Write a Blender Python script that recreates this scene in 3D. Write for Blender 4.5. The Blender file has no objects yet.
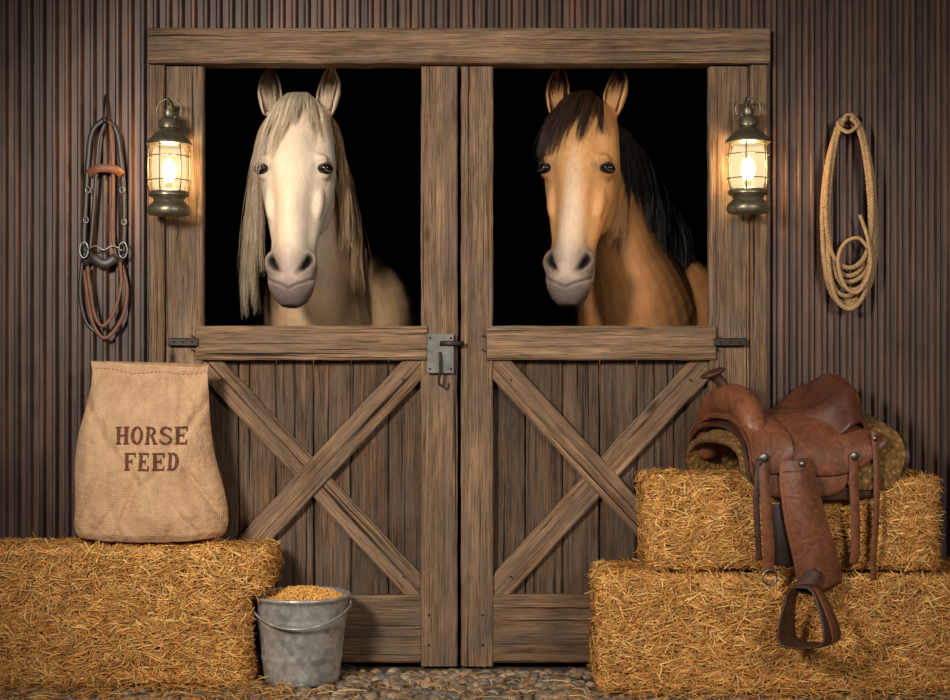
import bpy, math, random
import numpy as np
from mathutils import Vector, Matrix, noise as mnoise
from mathutils.bvhtree import BVHTree
random.seed(7); rng=np.random.default_rng(7)
D=5.0; HZ=1.027
def WX(px,y=0.0): return (px-475)/300*(D+y)/D
def WZ(py,y=0.0): return HZ+(360-py)/300*(D+y)/D
def W(px,py,y=0.0): return (WX(px,y),y,WZ(py,y))
def lin(r,g,b):
    f=lambda c:(c/255/12.92) if c<=10.3 else ((c/255+0.055)/1.055)**2.4
    return (f(r),f(g),f(b),1)
sc=bpy.context.scene
def link(o,parent=None):
    sc.collection.objects.link(o)
    if parent: o.parent=parent
    return o
def empty(name,loc=(0,0,0)):
    e=bpy.data.objects.new(name,None); e.empty_display_size=0.1; e.location=loc
    return link(e)
# ---------------- materials ----------------
class NT:
    def __init__(s,name):
        s.m=bpy.data.materials.new(name); s.m.use_nodes=True; s.t=s.m.node_tree; s.n=s.t.nodes
        s.b=s.n['Principled BSDF']
    def new(s,k,**kw):
        x=s.n.new(k)
        for a,v in kw.items():
            if a.startswith('i_'):
                x.inputs[a[2:].replace('_',' ')].default_value=v
            else: setattr(x,a,v)
        return x
    def l(s,a,b): s.t.links.new(a,b)
    def ramp(s,src,stops):
        r=s.n.new('ShaderNodeValToRGB'); e=r.color_ramp.elements
        while len(e)<len(stops): e.new(0.5)
        for i,(p,c) in enumerate(stops):
            e[i].position=p; e[i].color=c if hasattr(c,'__len__') else (c,c,c,1)
        s.l(src,r.inputs[0]); return r.outputs[0]
    def mix(s,f,a,b,mode='MIX'):
        x=s.n.new('ShaderNodeMix'); x.data_type='RGBA'; x.blend_type=mode
        for sock,v in ((x.inputs[0],f),(x.inputs[6],a),(x.inputs[7],b)):
            if hasattr(v,'is_output'): s.l(v,sock)
            elif sock.type=='RGBA' and not hasattr(v,'__len__'): sock.default_value=(v,v,v,1)
            else: sock.default_value=v
        return x.outputs[2]
    def noise(s,vec,scale,detail=4,rough=0.6,dist=0):
        x=s.new('ShaderNodeTexNoise',i_Scale=scale,i_Detail=detail,i_Roughness=rough,i_Distortion=dist)
        if vec: s.l(vec,x.inputs['Vector'])
        return x.outputs['Fac']
    def mapping(s,vec,scale,loc=(0,0,0)):
        x=s.new('ShaderNodeMapping',i_Scale=scale,i_Location=loc); s.l(vec,x.inputs['Vector']); return x.outputs[0]
    def bump(s,h,strength,dist,prev=None):
        x=s.new('ShaderNodeBump',i_Strength=strength,i_Distance=dist); s.l(h,x.inputs['Height'])
        if prev: s.l(prev,x.inputs['Normal'])
        s.l(x.outputs[0],s.b.inputs['Normal']); return x.outputs[0]
    def base(s,c): s.l(c,s.b.inputs['Base Color'])
    def coord(s,k='Object'): return s.new('ShaderNodeTexCoord').outputs[k]
    def attr(s,n='Col'): return s.new('ShaderNodeAttribute',attribute_name=n).outputs['Color']
    def set(s,**k):
        for a,v in k.items(): s.b.inputs[a.replace('_',' ')].default_value=v
        return s

def mat_wood(name,dark,mid,light,rough=0.85):
    t=NT(name); uv=t.coord('UV')
    g1=t.noise(t.mapping(uv,(1.1,46,1)),1.0,7,0.75,0.4)
    g2=t.noise(t.mapping(uv,(7,250,1)),1.0,5,0.72,0.3)
    big=t.noise(t.mapping(uv,(2.6,6,1)),1.0,7,0.72,0.4)
    c=t.ramp(g1,[(0.32,dark),(0.5,mid),(0.70,light)])
    f2=t.ramp(g2,[(0.34,0.30),(0.47,0.88),(0.70,1.3)])
    c=t.mix(0.95,c,f2,'MULTIPLY')
    c=t.mix(1.0,c,t.ramp(big,[(0.3,0.48),(0.52,1.0),(0.75,1.3)]),'MULTIPLY')
    gr=t.ramp(t.noise(t.mapping(uv,(3.5,14,1),(9,2,0)),1.0,7,0.75),[(0.42,0.0),(0.66,0.7)])
    c=t.mix(gr,c,lin(110,97,84))
    c=t.mix(0.6,c,f2,'MULTIPLY')
    vo=t.new('ShaderNodeTexVoronoi',i_Scale=1.0,i_Randomness=1.0); t.l(t.mapping(uv,(2.6,7.0,1)),vo.inputs['Vector'])
    k=t.ramp(vo.outputs['Distance'],[(0.04,0.12),(0.08,0.55),(0.12,1.0)])
    c=t.mix(0.85,c,k,'MULTIPLY')
    cr=t.ramp(t.noise(t.mapping(uv,(0.8,90,1),(3,7,0)),1.0,4,0.6,0.4),[(0.34,0.06),(0.39,1.0)])
    c=t.mix(0.95,c,cr,'MULTIPLY')
    c=t.mix(1.0,c,t.attr('Col'),'MULTIPLY')
    t.base(c); t.set(Roughness=rough); t.b.inputs['Specular IOR Level'].default_value=0.25
    b=t.bump(g2,0.55,0.004); b=t.bump(cr,0.9,0.006,b); t.bump(g1,0.3,0.005,b)
    return t.m
M_wood=mat_wood('weathered_wood',lin(90,66,48),lin(140,108,80),lin(172,138,106))
M_wood2=mat_wood('weathered_plank',lin(66,49,37),lin(112,84,62),lin(146,114,86))
t=NT('shaded_stall_wood'); uv=t.coord('UV'); g=t.noise(t.mapping(uv,(2,30,1)),1,5,.6)
t.base(t.ramp(g,[(0.3,lin(8,7,6)),(0.7,lin(18,14,12))])); t.set(Roughness=1.0); t.b.inputs['Specular IOR Level'].default_value=0.05; M_stall_shade=t.m  # stall shade put into the colour: near-black wood keeps the interior dark
def mat_simple(name,col,rough=0.6,metal=0,nscale=30,var=0.3,bump=0.2,bd=0.002,coat=0):
    t=NT(name); co=t.coord()
    n=t.noise(co,nscale,5,0.6)
    c=t.mix(1.0,col,t.ramp(n,[(0.3,1-var),(0.7,1+var)]),'MULTIPLY')
    t.base(c); t.set(Roughness=rough,Metallic=metal); t.b.inputs['Coat Weight'].default_value=coat
    if bump: t.bump(n,bump,bd)
    return t.m
def mat_tooled(name,col,rough,tool=1.0):
    t=NT(name); co=t.coord()
    n=t.noise(co,9,7,0.68); n2=t.noise(co,70,4,0.6)
    vo=t.new('ShaderNodeTexVoronoi',i_Scale=48.0,feature='SMOOTH_F1'); t.l(co,vo.inputs['Vector'])
    wv=t.new('ShaderNodeTexWave',wave_type='RINGS',i_Scale=12.0,i_Distortion=12.0,i_Detail=3.0); wv.inputs['Detail Scale'].default_value=2.0; t.l(co,wv.inputs['Vector'])
    c=t.mix(1.0,col,t.ramp(n,[(0.28,0.5),(0.5,1.0),(0.72,1.4)]),'MULTIPLY')
    c=t.mix(0.35*tool,c,t.ramp(wv.outputs['Fac'],[(0.15,0.5),(0.5,1.05)]),'MULTIPLY')
    c=t.mix(0.5,c,t.ramp(n2,[(0.3,0.7),(0.7,1.2)]),'MULTIPLY')
    t.base(c); t.set(Roughness=rough)
    b=t.bump(vo.outputs['Distance'],0.16*tool,0.002); b=t.bump(wv.outputs['Fac'],0.18*tool,0.002,b); t.bump(n2,0.3,0.002,b); return t.m
M_leather=mat_tooled('saddle_leather',lin(122,72,46),0.46)
M_leather_d=mat_tooled('dark_leather',lin(74,44,32),0.48,.5)
M_seat=mat_tooled('seat_leather',lin(92,52,35),0.36,.1)
M_leather_o=mat_simple('bridle_leather',lin(112,66,38),0.5,0,25,0.3,0.2)
M_black=mat_simple('black_leather',lin(46,34,28),0.42,0,25,0.3,0.2)
M_steel=mat_simple('worn_steel',lin(138,138,132),0.42,1,25,0.3,0.1)
M_plate=mat_simple('latch_steel',lin(112,110,104),0.5,0.7,30,0.35,0.2)
M_iron=mat_simple('dark_iron',lin(58,52,48),0.55,0.8,40,0.3,0.3)
M_brass=mat_simple('aged_brass',lin(124,116,94),0.40,0.75,45,0.4,0.3)
M_rope=mat_simple('hemp_rope',lin(182,146,104),0.9,0,90,0.3,0.4)
t=NT('woven_fleece_pad'); co=t.coord(); n=t.noise(co,80,5,0.65); vo=t.new('ShaderNodeTexVoronoi',i_Scale=60.0); t.l(co,vo.inputs['Vector'])
c=t.mix(1.0,t.ramp(n,[(0.3,lin(110,76,34)),(0.7,lin(176,130,70))]),t.ramp(vo.outputs['Distance'],[(0.1,1.15),(0.6,0.55)]),'MULTIPLY')
t.base(c); t.set(Roughness=1.0); b=t.bump(vo.outputs['Distance'],0.8,0.006); t.bump(n,0.8,0.008,b); M_pad=t.m
t=NT('galvanized_steel'); co=t.coord()
vo=t.new('ShaderNodeTexVoronoi',i_Scale=45.0); t.l(co,vo.inputs['Vector'])
bw=t.new('ShaderNodeRGBToBW'); t.l(vo.outputs['Color'],bw.inputs[0])
n=t.noise(t.mapping(co,(6,6,3)),1.6,6,0.65)
c=t.mix(1.0,t.ramp(n,[(0.3,lin(158,154,146)),(0.55,lin(202,199,192)),(0.75,lin(226,223,216))]),t.ramp(bw.outputs[0],[(0.2,0.75),(0.8,1.1)]),'MULTIPLY')
dz=t.ramp(t.noise(co,12,6,0.75),[(0.35,0.5),(0.6,1.0)]); c=t.mix(0.5,c,dz,'MULTIPLY')
t.base(c); t.set(Metallic=0.5,Roughness=0.4); t.bump(n,0.2,0.004); M_galv=t.m
t=NT('rusty_corrugated_metal'); co=t.coord()
st=t.noise(t.mapping(co,(26,1,0.8)),1.0,7,0.68,0.2)
st2=t.noise(t.mapping(co,(120,1,3.0)),1.0,5,0.65)
bl=t.noise(t.mapping(co,(3,1,1.6)),1.0,8,0.75,0.5)
c=t.ramp(st,[(0.30,lin(54,42,38)),(0.5,lin(86,65,56)),(0.64,lin(112,78,60)),(0.8,lin(136,94,70))])
c=t.mix(1.0,c,t.ramp(st2,[(0.3,0.55),(0.7,1.3)]),'MULTIPLY')
c=t.mix(1.0,c,t.ramp(bl,[(0.32,0.45),(0.5,0.9),(0.7,1.3)]),'MULTIPLY')
t.base(c); t.set(Roughness=0.48,Metallic=0.25); t.bump(st2,0.3,0.003); M_corr=t.m
t=NT('burlap'); uv=t.coord('UV')
w1=t.new('ShaderNodeTexWave',bands_direction='X',i_Scale=60.0,i_Distortion=2.2,i_Detail=3.0); t.l(uv,w1.inputs['Vector'])
w2=t.new('ShaderNodeTexWave',bands_direction='Y',i_Scale=60.0,i_Distortion=2.2,i_Detail=3.0); t.l(uv,w2.inputs['Vector'])
wv=t.mix(0.5,w1.outputs['Fac'],w2.outputs['Fac'])
n=t.noise(uv,9,7,0.75)
c=t.ramp(n,[(0.3,lin(184,140,102)),(0.7,lin(222,180,138))])
c=t.mix(0.6,c,t.ramp(wv,[(0.2,0.6),(0.7,1.12)]),'MULTIPLY')
t.base(c); t.set(Roughness=0.95); b=t.bump(wv,0.4,0.002); t.bump(t.noise(uv,8,6),0.9,0.03,b); M_burlap=t.m
t=NT('brown_print_ink'); uv=t.coord()
n=t.noise(uv,260,2,0.6)
t.base(t.ramp(n,[(0.33,lin(150,104,74)),(0.43,lin(98,56,38)),(0.8,lin(74,42,30))])); t.set(Roughness=0.95); M_ink=t.m
def mat_attr(name,rough,nscale=60,var=0.25,bump=0.0,sheen=0.0,bd=0.002,stretch=(1,1,1)):
    t=NT(name); co=t.coord(); n=t.noise(t.mapping(co,stretch),nscale,4,0.6)
    c=t.mix(1.0,t.attr('Col'),t.ramp(n,[(0.3,1-var),(0.7,1+var)]),'MULTIPLY'); t.base(c)
    t.set(Roughness=rough); t.b.inputs['Sheen Weight'].default_value=sheen
    if bump: t.bump(n,bump,bd)
    return t.m
M_straw=mat_attr('straw',0.7,30,0.2)
M_fur=mat_attr('horse_coat',0.62,60,0.10,0.25,0.0,0.002,(2.5,2.5,0.6))
M_hair=mat_attr('horse_hair',0.5,20,0.12)
M_stone=mat_attr('cobblestone',0.75,60,0.3,0.5,0,0.004)
M_grain=mat_attr('corn_grain',0.5,60,0.1)
t=NT('packed_dirt'); co=t.coord(); n=t.noise(co,14,8,0.7)
t.base(t.ramp(n,[(0.3,lin(56,44,32)),(0.7,lin(108,86,62))])); t.set(Roughness=0.95); t.bump(n,0.8,0.02); M_dirt=t.m
t=NT('horse_eye'); t.set(Roughness=0.05); t.b.inputs['Base Color'].default_value=(0.010,0.006,0.004,1); M_eye=t.m
t=NT('straw_core'); co=t.coord(); n=t.noise(t.mapping(co,(9,9,40)),3,6,0.7)
t.base(t.ramp(n,[(0.3,lin(108,72,30)),(0.7,lin(186,134,66))])); t.set(Roughness=0.95); t.bump(n,1.0,0.01); M_core=t.m
t=NT('lamp_flame'); t.b.inputs['Emission Color'].default_value=(1,0.76,0.42,1); t.b.inputs['Emission Strength'].default_value=50; M_flame=t.m
t=NT('lantern_glass'); out=t.n['Material Output']
tr=t.new('ShaderNodeBsdfTransparent'); tr.inputs[0].default_value=(1,0.95,0.85,1)
gl=t.new('ShaderNodeBsdfGlossy',i_Roughness=0.1); em=t.new('ShaderNodeEmission',i_Strength=1.15); em.inputs[0].default_value=(1,0.82,0.48,1)
m1=t.new('ShaderNodeMixShader',i_Fac=0.08); t.l(tr.outputs[0],m1.inputs[1]); t.l(gl.outputs[0],m1.inputs[2])
m2=t.new('ShaderNodeMixShader',i_Fac=0.5); t.l(m1.outputs[0],m2.inputs[1]); t.l(em.outputs[0],m2.inputs[2]); t.l(m2.outputs[0],out.inputs[0]); M_glass=t.m

# ---------------- mesh builder ----------------
def spline(P,n,closed=False):
    P=np.array(P,float); m=len(P); out=[]
    seg=m if closed else m-1
    for k in range(n):
        u=k/(n if closed else n-1)*seg; i=min(int(u),seg-1); f=u-i
        if closed: a,b,c,d=P[(i-1)%m],P[i%m],P[(i+1)%m],P[(i+2)%m]
        else:
            b,c=P[i],P[i+1]; a=P[i-1] if i>0 else 2*b-c; d=P[i+2] if i+2<m else 2*c-b
        out.append(0.5*((2*b)+(-a+c)*f+(2*a-5*b+4*c-d)*f*f+(-a+3*b-3*c+d)*f**3))
    return np.array(out)
def nrm(v): v=np.array(v,float); l=np.linalg.norm(v); return v/l if l>1e-9 else v
class MB:
    def __init__(s): s.v=[]; s.f=[]; s.uv=[]; s.c=[]
    def add(s,vs,fs,col=None,uv=None):
        o=len(s.v); s.v+= [tuple(map(float,x)) for x in vs]
        for f in fs: s.f.append(tuple(i+o for i in f))
        s.c+=[tuple(col) if col is not None else (1,1,1,1)]*len(vs)
        s.uv+=list(uv) if uv is not None else [(0,0)]*len(vs)
        return o
    def rings(s,R,cap=True,closed=True,col=None,loop=False):
        n=len(R[0]); vs=[p for r in R for p in r]; fs=[]
        m=len(R)
        for i in range(m if loop else m-1):
            for j in range(n if closed else n-1):
                a=i*n+j; b=i*n+(j+1)%n; c=((i+1)%m)*n+(j+1)%n; d=((i+1)%m)*n+j
                fs.append((a,b,c,d))
        if cap and not loop and closed:
            vs=list(vs); c0=len(vs); vs.append(np.mean(R[0],axis=0)); vs.append(np.mean(R[-1],axis=0))
            for j in range(n):
                fs.append((c0,(j+1)%n,j)); fs.append((c0+1,(m-1)*n+j,(m-1)*n+(j+1)%n))
        s.add(vs,fs,col)
    def tube(s,P,r,n=10,lat=None,r2=None,cap=True,loop=False,col=None):
        P=np.array(P,float); m=len(P)
        r=np.broadcast_to(np.array(r,float),(m,)); r2=r if r2 is None else np.broadcast_to(np.array(r2,float),(m,))
        R=[]; prev=None
        for i in range(m):
            if loop: T=nrm(P[(i+1)%m]-P[i-1])
            else: T=nrm(P[min(i+1,m-1)]-P[max(i-1,0)])
            if lat is not None: A=np.array(lat,float)
            elif prev is not None: A=prev
            else: A=np.array((1,0,0)) if abs(T[0])<0.8 else np.array((0,1,0))
            A=nrm(A-T*np.dot(A,T)); B=np.cross(T,A); prev=A
            R.append([P[i]+A*r[i]*math.cos(t)+B*r2[i]*math.sin(t) for t in np.linspace(0,2*math.pi,n,endpoint=False)])
        s.rings(R,cap=cap,loop=loop,col=col)
    def ribbon(s,P,w,th,wd,col=None,loop=False):
        P=np.array(P,float); m=len(P); w=np.broadcast_to(np.array(w,float),(m,)); R=[]
        for i in range(m):
            T=nrm(P[(i+1)%m]-P[i-1]) if loop else nrm(P[min(i+1,m-1)]-P[max(i-1,0)])
            A=np.array(wd[i] if np.ndim(wd)==2 else wd,float); A=nrm(A-T*np.dot(A,T)); B=np.cross(T,A)
            h=w[i]/2; k=th/2; q=min(h*0.4,k*0.7)
            R.append([P[i]+A*a+B*b for a,b in ((-h,-k+q),(-h+q,-k),(h-q,-k),(h,-k+q),(h,k-q),(h-q,k),(-h+q,k),(-h,k-q))])
        s.rings(R,loop=loop,col=col)
    def lathe(s,prof,c=(0,0,0),n=40,axis='Z',col=None,cap=False):
        R=[]
        for r,z in prof:
            R.append([(c[0]+r*math.cos(t),c[1]+r*math.sin(t),c[2]+z) for t in np.linspace(0,2*math.pi,n,endpoint=False)])
        s.rings(R,cap=cap,col=col)
    def ell(s,c,r,M=None,n=20,col=None):
        R=[]
        for a in np.linspace(-math.pi/2+0.03,math.pi/2-0.03,max(6,n//2)):
            ring=[]
            for t in np.linspace(0,2*math.pi,n,endpoint=False):
                p=Vector((c[0]+r[0]*math.cos(a)*math.cos(t),c[1]+r[1]*math.cos(a)*math.sin(t),c[2]+r[2]*math.sin(a)))
                if M is not None: p=M@p
                ring.append(np.array(p))
            R.append(ring)
        s.rings(R,col=col)
    def plank(s,p0,p1,width,thick,nor=(0,-1,0),shade=None,jit=0.0007,seg=None):
        p0=np.array(p0,float); p1=np.array(p1,float); L=np.linalg.norm(p1-p0); T=(p1-p0)/L
        N=nrm(nor); A=np.cross(T,N); seg=seg or max(3,int(L/0.05)); ou,ov=rng.uniform(0,40,2)
        sh=shade if shade is not None else rng.uniform(0.78,1.15); tint=rng.uniform(-0.03,0.03)
        h=width/2;k=thick/2;q=min(0.005,k*0.6,h*0.5)
        sec=[(-h,-k+q),(-h+q,-k),(h-q,-k),(h,-k+q),(h,k-q),(h-q,k),(-h+q,k),(-h,k-q),(-h,-k+q)]
        per=[0]; 
        for i in range(1,9): per.append(per[-1]+math.hypot(sec[i][0]-sec[i-1][0],sec[i][1]-sec[i-1][1]))
        vs=[];uv=[];fs=[]
        for i in range(seg+1):
            u=i/seg; ja=rng.normal(0,jit,2); jb=rng.normal(0,jit*0.6)
            for j,(a,b) in enumerate(sec):
                aa=a+(ja[0] if a<0 else ja[1]); bb=b+jb*(1 if b>0 else 0)
                vs.append(p0+T*L*u+A*aa+N*bb); uv.append((ou+L*u,ov+per[j]))
        for i in range(seg):
            for j in range(8): a=i*9+j; fs.append((a,a+1,a+10,a+9))
        fs.append(tuple(range(7,-1,-1))); fs.append(tuple(seg*9+j for j in range(8)))
        s.add(vs,fs,(sh*(1+tint),sh,sh*(1-tint),1),uv)
    def obj(s,name,mat,parent=None,smooth=True,mods=(),loc=None,angle=None):
        me=bpy.data.meshes.new(name); me.from_pydata(s.v,[],s.f); me.update()
        ca=me.color_attributes.new('Col','FLOAT_COLOR','POINT'); ca.data.foreach_set('color',np.array(s.c,dtype=np.float32).ravel())
        ul=me.uv_layers.new(name='UVMap'); li=np.zeros(len(me.loops),dtype=np.int32); me.loops.foreach_get('vertex_index',li)
        ul.data.foreach_set('uv',np.array(s.uv,dtype=np.float32)[li].ravel())
        o=bpy.data.objects.new(name,me); me.materials.append(mat); link(o,parent)
        me.polygons.foreach_set('use_smooth',[smooth]*len(me.polygons))
        if smooth and angle:
            try: me.set_sharp_from_angle(angle=math.radians(angle))
            except Exception: pass
        for k,kw in mods:
            m=o.modifiers.new(k.lower(),k)
            for a,b in kw.items(): setattr(m,a,b)
        return o
def fast_mesh(name,V,F,C,mat,parent=None,smooth=False):
    me=bpy.data.meshes.new(name); me.vertices.add(len(V)); me.vertices.foreach_set('co',V.astype(np.float32).ravel())
    k=F.shape[1]; me.loops.add(F.size); me.loops.foreach_set('vertex_index',F.astype(np.int32).ravel())
    me.polygons.add(len(F)); me.polygons.foreach_set('loop_start',np.arange(0,F.size,k,dtype=np.int32))
    me.polygons.foreach_set('loop_total',np.full(len(F),k,dtype=np.int32))
    me.update(calc_edges=True); me.validate()
    ca=me.color_attributes.new('Col','FLOAT_COLOR','POINT'); ca.data.foreach_set('color',C.astype(np.float32).ravel())
    me.polygons.foreach_set('use_smooth',[smooth]*len(me.polygons))
    me.materials.append(mat); o=bpy.data.objects.new(name,me); return link(o,parent)
def box_rect(mb,x0,x1,z0,z1,y0,y1,vertical,**k):
    yc=(y0+y1)/2; th=abs(y1-y0)
    if vertical: mb.plank(((x0+x1)/2,yc,z0),((x0+x1)/2,yc,z1),x1-x0,th,**k)
    else: mb.plank((x0,yc,(z0+z1)/2),(x1,yc,(z0+z1)/2),z1-z0,th,**k)

# ---------------- shell ----------------
def corr(mb,x0,x1,z0,z1):
    pitch=0.042
    k0=math.floor(x0/pitch); k1=math.ceil(x1/pitch)
    pts=[]
    for k in range(k0,k1+1):
        for fx,yy in ((0,0),(0.42,0),(0.55,-0.014),(0.62,-0.0165),(0.78,-0.0165),(0.85,-0.014)):
            x=(k+fx)*pitch
            if x0<=x<=x1: pts.append((x,yy))
    pts=[(x0,pts[0][1])]+pts+[(x1,pts[-1][1])]
    R=[[(x,y,z) for x,y in pts] for z in np.linspace(z0,z1,2)]
    mb.rings(R,cap=False,closed=False)
XL,XR,ZT=WX(149),WX(768),WZ(30)
mb=MB(); corr(mb,-3.2,XL+0.01,0,3.2); corr(mb,XR-0.01,3.2,0,3.2); corr(mb,XL+0.01,XR-0.01,ZT-0.01,3.2)
wall=mb.obj('wall_back',M_corr,smooth=False,mods=[('SOLIDIFY',dict(thickness=0.006,offset=-1))])
def slab(name,x0,x1,y0,y1,z0,z1,mat,axis):
    mb=MB()
    if axis=='x':
        n=int((z1-z0)/0.2); h=(z1-z0)/n
        for i in range(n): mb.plank(((x0+x1)/2,y0,z0+h*(i+.5)),((x0+x1)/2,y1,z0+h*(i+.5)),h*1.03,(x1-x0)*(1+.05*(i%2)),nor=(1,0,0),jit=0.0003)
    elif axis=='y':
        n=int((z1-z0)/0.2); h=(z1-z0)/n
        for i in range(n): mb.plank((x0-.05,(y0+y1)/2,z0+h*(i+.5)),(x1+.05,(y0+y1)/2,z0+h*(i+.5)),h*1.03,(y1-y0)*(1+.05*(i%2)),jit=0.0003)
    else:
        n=int((x1-x0)/0.2); h=(x1-x0)/n
        for i in range(n): mb.plank((x0+h*(i+.5),y0,(z0+z1)/2),(x0+h*(i+.5),y1,(z0+z1)/2),h*1.03,(z1-z0)*(1+.05*(i%2)),nor=(0,0,1),jit=0.0003)
    return mb.obj(name,mat,smooth=False)
slab('wall_left',-1.78,-1.74,0.012,3.44,0,2.62,M_stall_shade,'x'); slab('wall_right',1.66,1.70,0.012,3.44,0,2.62,M_stall_shade,'x')
slab('wall_rear',-1.78,1.70,3.4,3.44,0,2.62,M_stall_shade,'y'); slab('wall_partition',-0.075,-0.03,0.08,3.4,0,2.6,M_stall_shade,'x')
slab('ceiling',-1.80,1.72,0.012,3.46,2.6,2.64,M_stall_shade,'z')
mb=MB(); mb.add([(-6,-7,0),(6,-7,0),(6,3.5,0),(-6,3.5,0)],[(0,1,2,3)]); fl=mb.obj('floor',M_dirt,smooth=False)
def ico():
    import bmesh
    bm=bmesh.new(); bmesh.ops.create_icosphere(bm,subdivisions=2,radius=1.0)
    v=np.array([x.co[:] for x in bm.verts]); f=np.array([[a.index for a in p.verts] for p in bm.faces]); bm.free(); return v,f
IV,IF=ico()
LB=(-1.70,-0.705,-0.335,-0.052)
LBx0=WX(600,-.40); RB=(LBx0,1.62,-0.41,-0.052)
by=-0.20; bx=WX(302,by)
def blocked(x,y,m=0.0):
    for a,b,c,d in (LB,RB):
        if a-m<x<b+m and c-m<y<d+m: return True
    return math.hypot(x-bx,y-by)<0.12+m
pal=np.array([lin(138,116,94)[:3],lin(168,142,114)[:3],lin(104,88,72)[:3],lin(150,122,92)[:3],lin(122,114,104)[:3],lin(180,158,132)[:3]])
Vs=[];Fs=[];Cs=[];o=0;cell=0.038
for iy,yy in enumerate(np.arange(-1.3,-0.01,cell*0.8)):
    for xx in np.arange(-2.3,2.3,cell):
        x=xx+(iy%2)*cell/2+rng.normal(0,0.007); y=yy+rng.normal(0,0.006)
        if y>-0.06 or blocked(x,y,0.012): continue
        r=np.array([rng.uniform(0.014,0.027),rng.uniform(0.012,0.021),rng.uniform(0.008,0.015)])
        v=IV*(1+rng.normal(0,0.07,(len(IV),1)))*r; a=rng.uniform(0,3.14); ca,sa=math.cos(a),math.sin(a)
        v=v@np.array([[ca,sa,0],[-sa,ca,0],[0,0,1]]).T+np.array([x,y,0.001])
        Vs.append(v);Fs.append(IF+o);o+=len(v); c=pal[rng.integers(6)]*rng.uniform(0.5,1.0)
        Cs.append(np.tile(np.append(c,1),(len(v),1)))
fast_mesh('cobblestones',np.vstack(Vs),np.vstack(Fs),np.vstack(Cs),M_stone,smooth=True)

# ---------------- door frame + doors ----------------
fy=-0.05
mb=MB()
box_rect(mb,WX(149,fy),WX(769,fy),WZ(64,fy),WZ(29,fy),-0.07,0.03,False,shade=1.0)
tr1=mb.obj('trim_1',M_wood,smooth=False)
mb=MB(); box_rect(mb,WX(148,fy),WX(164,fy),0,WZ(65,fy),-0.05,0.03,True,shade=0.85); mb.obj('trim_2',M_wood,smooth=False)
mb=MB(); box_rect(mb,WX(751,fy),WX(768,fy),0,WZ(65,fy),-0.05,0.03,True,shade=0.85); mb.obj('trim_3',M_wood,smooth=False)
def door(name,x0,xi0,xi1,x1,over):
    e=empty(name); y=-0.03
    Z=lambda p:WZ(p,y); X=lambda p:WX(p,y)
    mb=MB()
    box_rect(mb,X(x0),X(xi0),0.012,Z(66.5),y,0.012,True,shade=1.0); box_rect(mb,X(xi1),X(x1),0.012,Z(66.5),y,0.012,True,shade=0.97)
    mb.obj('stiles',M_wood,e,False)
    mb=MB(); box_rect(mb,X(xi0)-0.02,X(xi1)+0.02,Z(360),Z(326),-0.043,0.002,False,shade=1.08)
    box_rect(mb,X(xi0)+0.001,X(xi1)-0.001,Z(663),Z(595),-0.028,0.008,False,shade=0.85)
    mb.obj('rails',M_wood,e,False)
    mb=MB(); n=6; a=X(xi0)-0.015; b=X(xi1)+0.015; w=(b-a)/n
    for i in range(n): box_rect(mb,a+w*i+0.0015,a+w*(i+1)-0.0015,0.02,Z(356),0.012+rng.uniform(-.001,.002),0.032,True,shade=rng.uniform(0.62,1.0))
    mb.obj('boards',M_wood2,e,False)
    mb=MB(); zt=Z(360); zb=Z(595); xa,xb=X(xi0),X(xi1); w=0.088
    def brace(p,q,yy,sh): mb.plank((p[0],yy,p[1]),(q[0],yy,q[1]),w,0.020,shade=sh)
    y1,y2=(-0.0145,-0.0035) if over else (-0.0035,-0.0145)
    brace((xa,zb),(xb,zt),y1,1.08); brace((xa,zt),(xb,zb),y2,1.0)
    mb.obj('braces',M_wood,e,False)
    mb=MB()
    for px in (xi0-10,xi1+8):
        for py in (336,350,615,645): mb.ell((X(px),-0.0325 if py>400 else -0.044,Z(py)),(.004,.003,.004),n=8)
    for px,py in ((xi0+18,380),(xi1-18,380),(xi0+18,577),(xi1-18,577)): mb.ell((X(px),-0.025,Z(py)),(.0035,.003,.0035),n=8)
    mb.obj('nails',M_iron,e)
    return e
d1=door('door_1',165.5,203,421,457.5,True); d2=door('door_2',461,493,709,750,False)
lt=empty('door_latch')
mb=MB(); y=-0.047
box_rect(mb,WX(427,y),WX(454,y),WZ(373,y),WZ(334,y),-0.051,-0.0455,True,shade=1,jit=0.0002,seg=2); mb.obj('plate',M_plate,lt,False)
mb=MB(); 
box_rect(mb,WX(440,y),WX(464,y),WZ(346,y),WZ(341,y),-0.056,-0.05,False,shade=1,jit=0,seg=2)
mb.tube(spline([W(440,352,-.058),W(440,362,-.066),W(440,372,-.066),W(439,383,-.064),W(443,386,-.062),W(445,380,-.06)],30),0.004,8)
for a,b in((430,338),(451,338),(430,369),(451,369)): mb.ell(W(a,b,-.051),(.004,.003,.004),n=8)
mb.obj('hook',M_iron,lt)
for nm,xs in (('strap_hinge',(168,198)),('strap_hinge.001',(714,746))):
    mb=MB(); e=empty(nm); y=-0.047
    box_rect(mb,WX(xs[0],y),WX(xs[1],y),WZ(346,y),WZ(338,y),-0.054,-0.0455,False,jit=0.0002)
    mb.obj('strap',M_iron,e,False)
    mb=MB()
    for q in (0.2,0.5,0.8): mb.ell(W(xs[0]+(xs[1]-xs[0])*q,342,-.054),(.004,.003,.004),n=8)
    mb.obj('bolts',M_iron,e)

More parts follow.
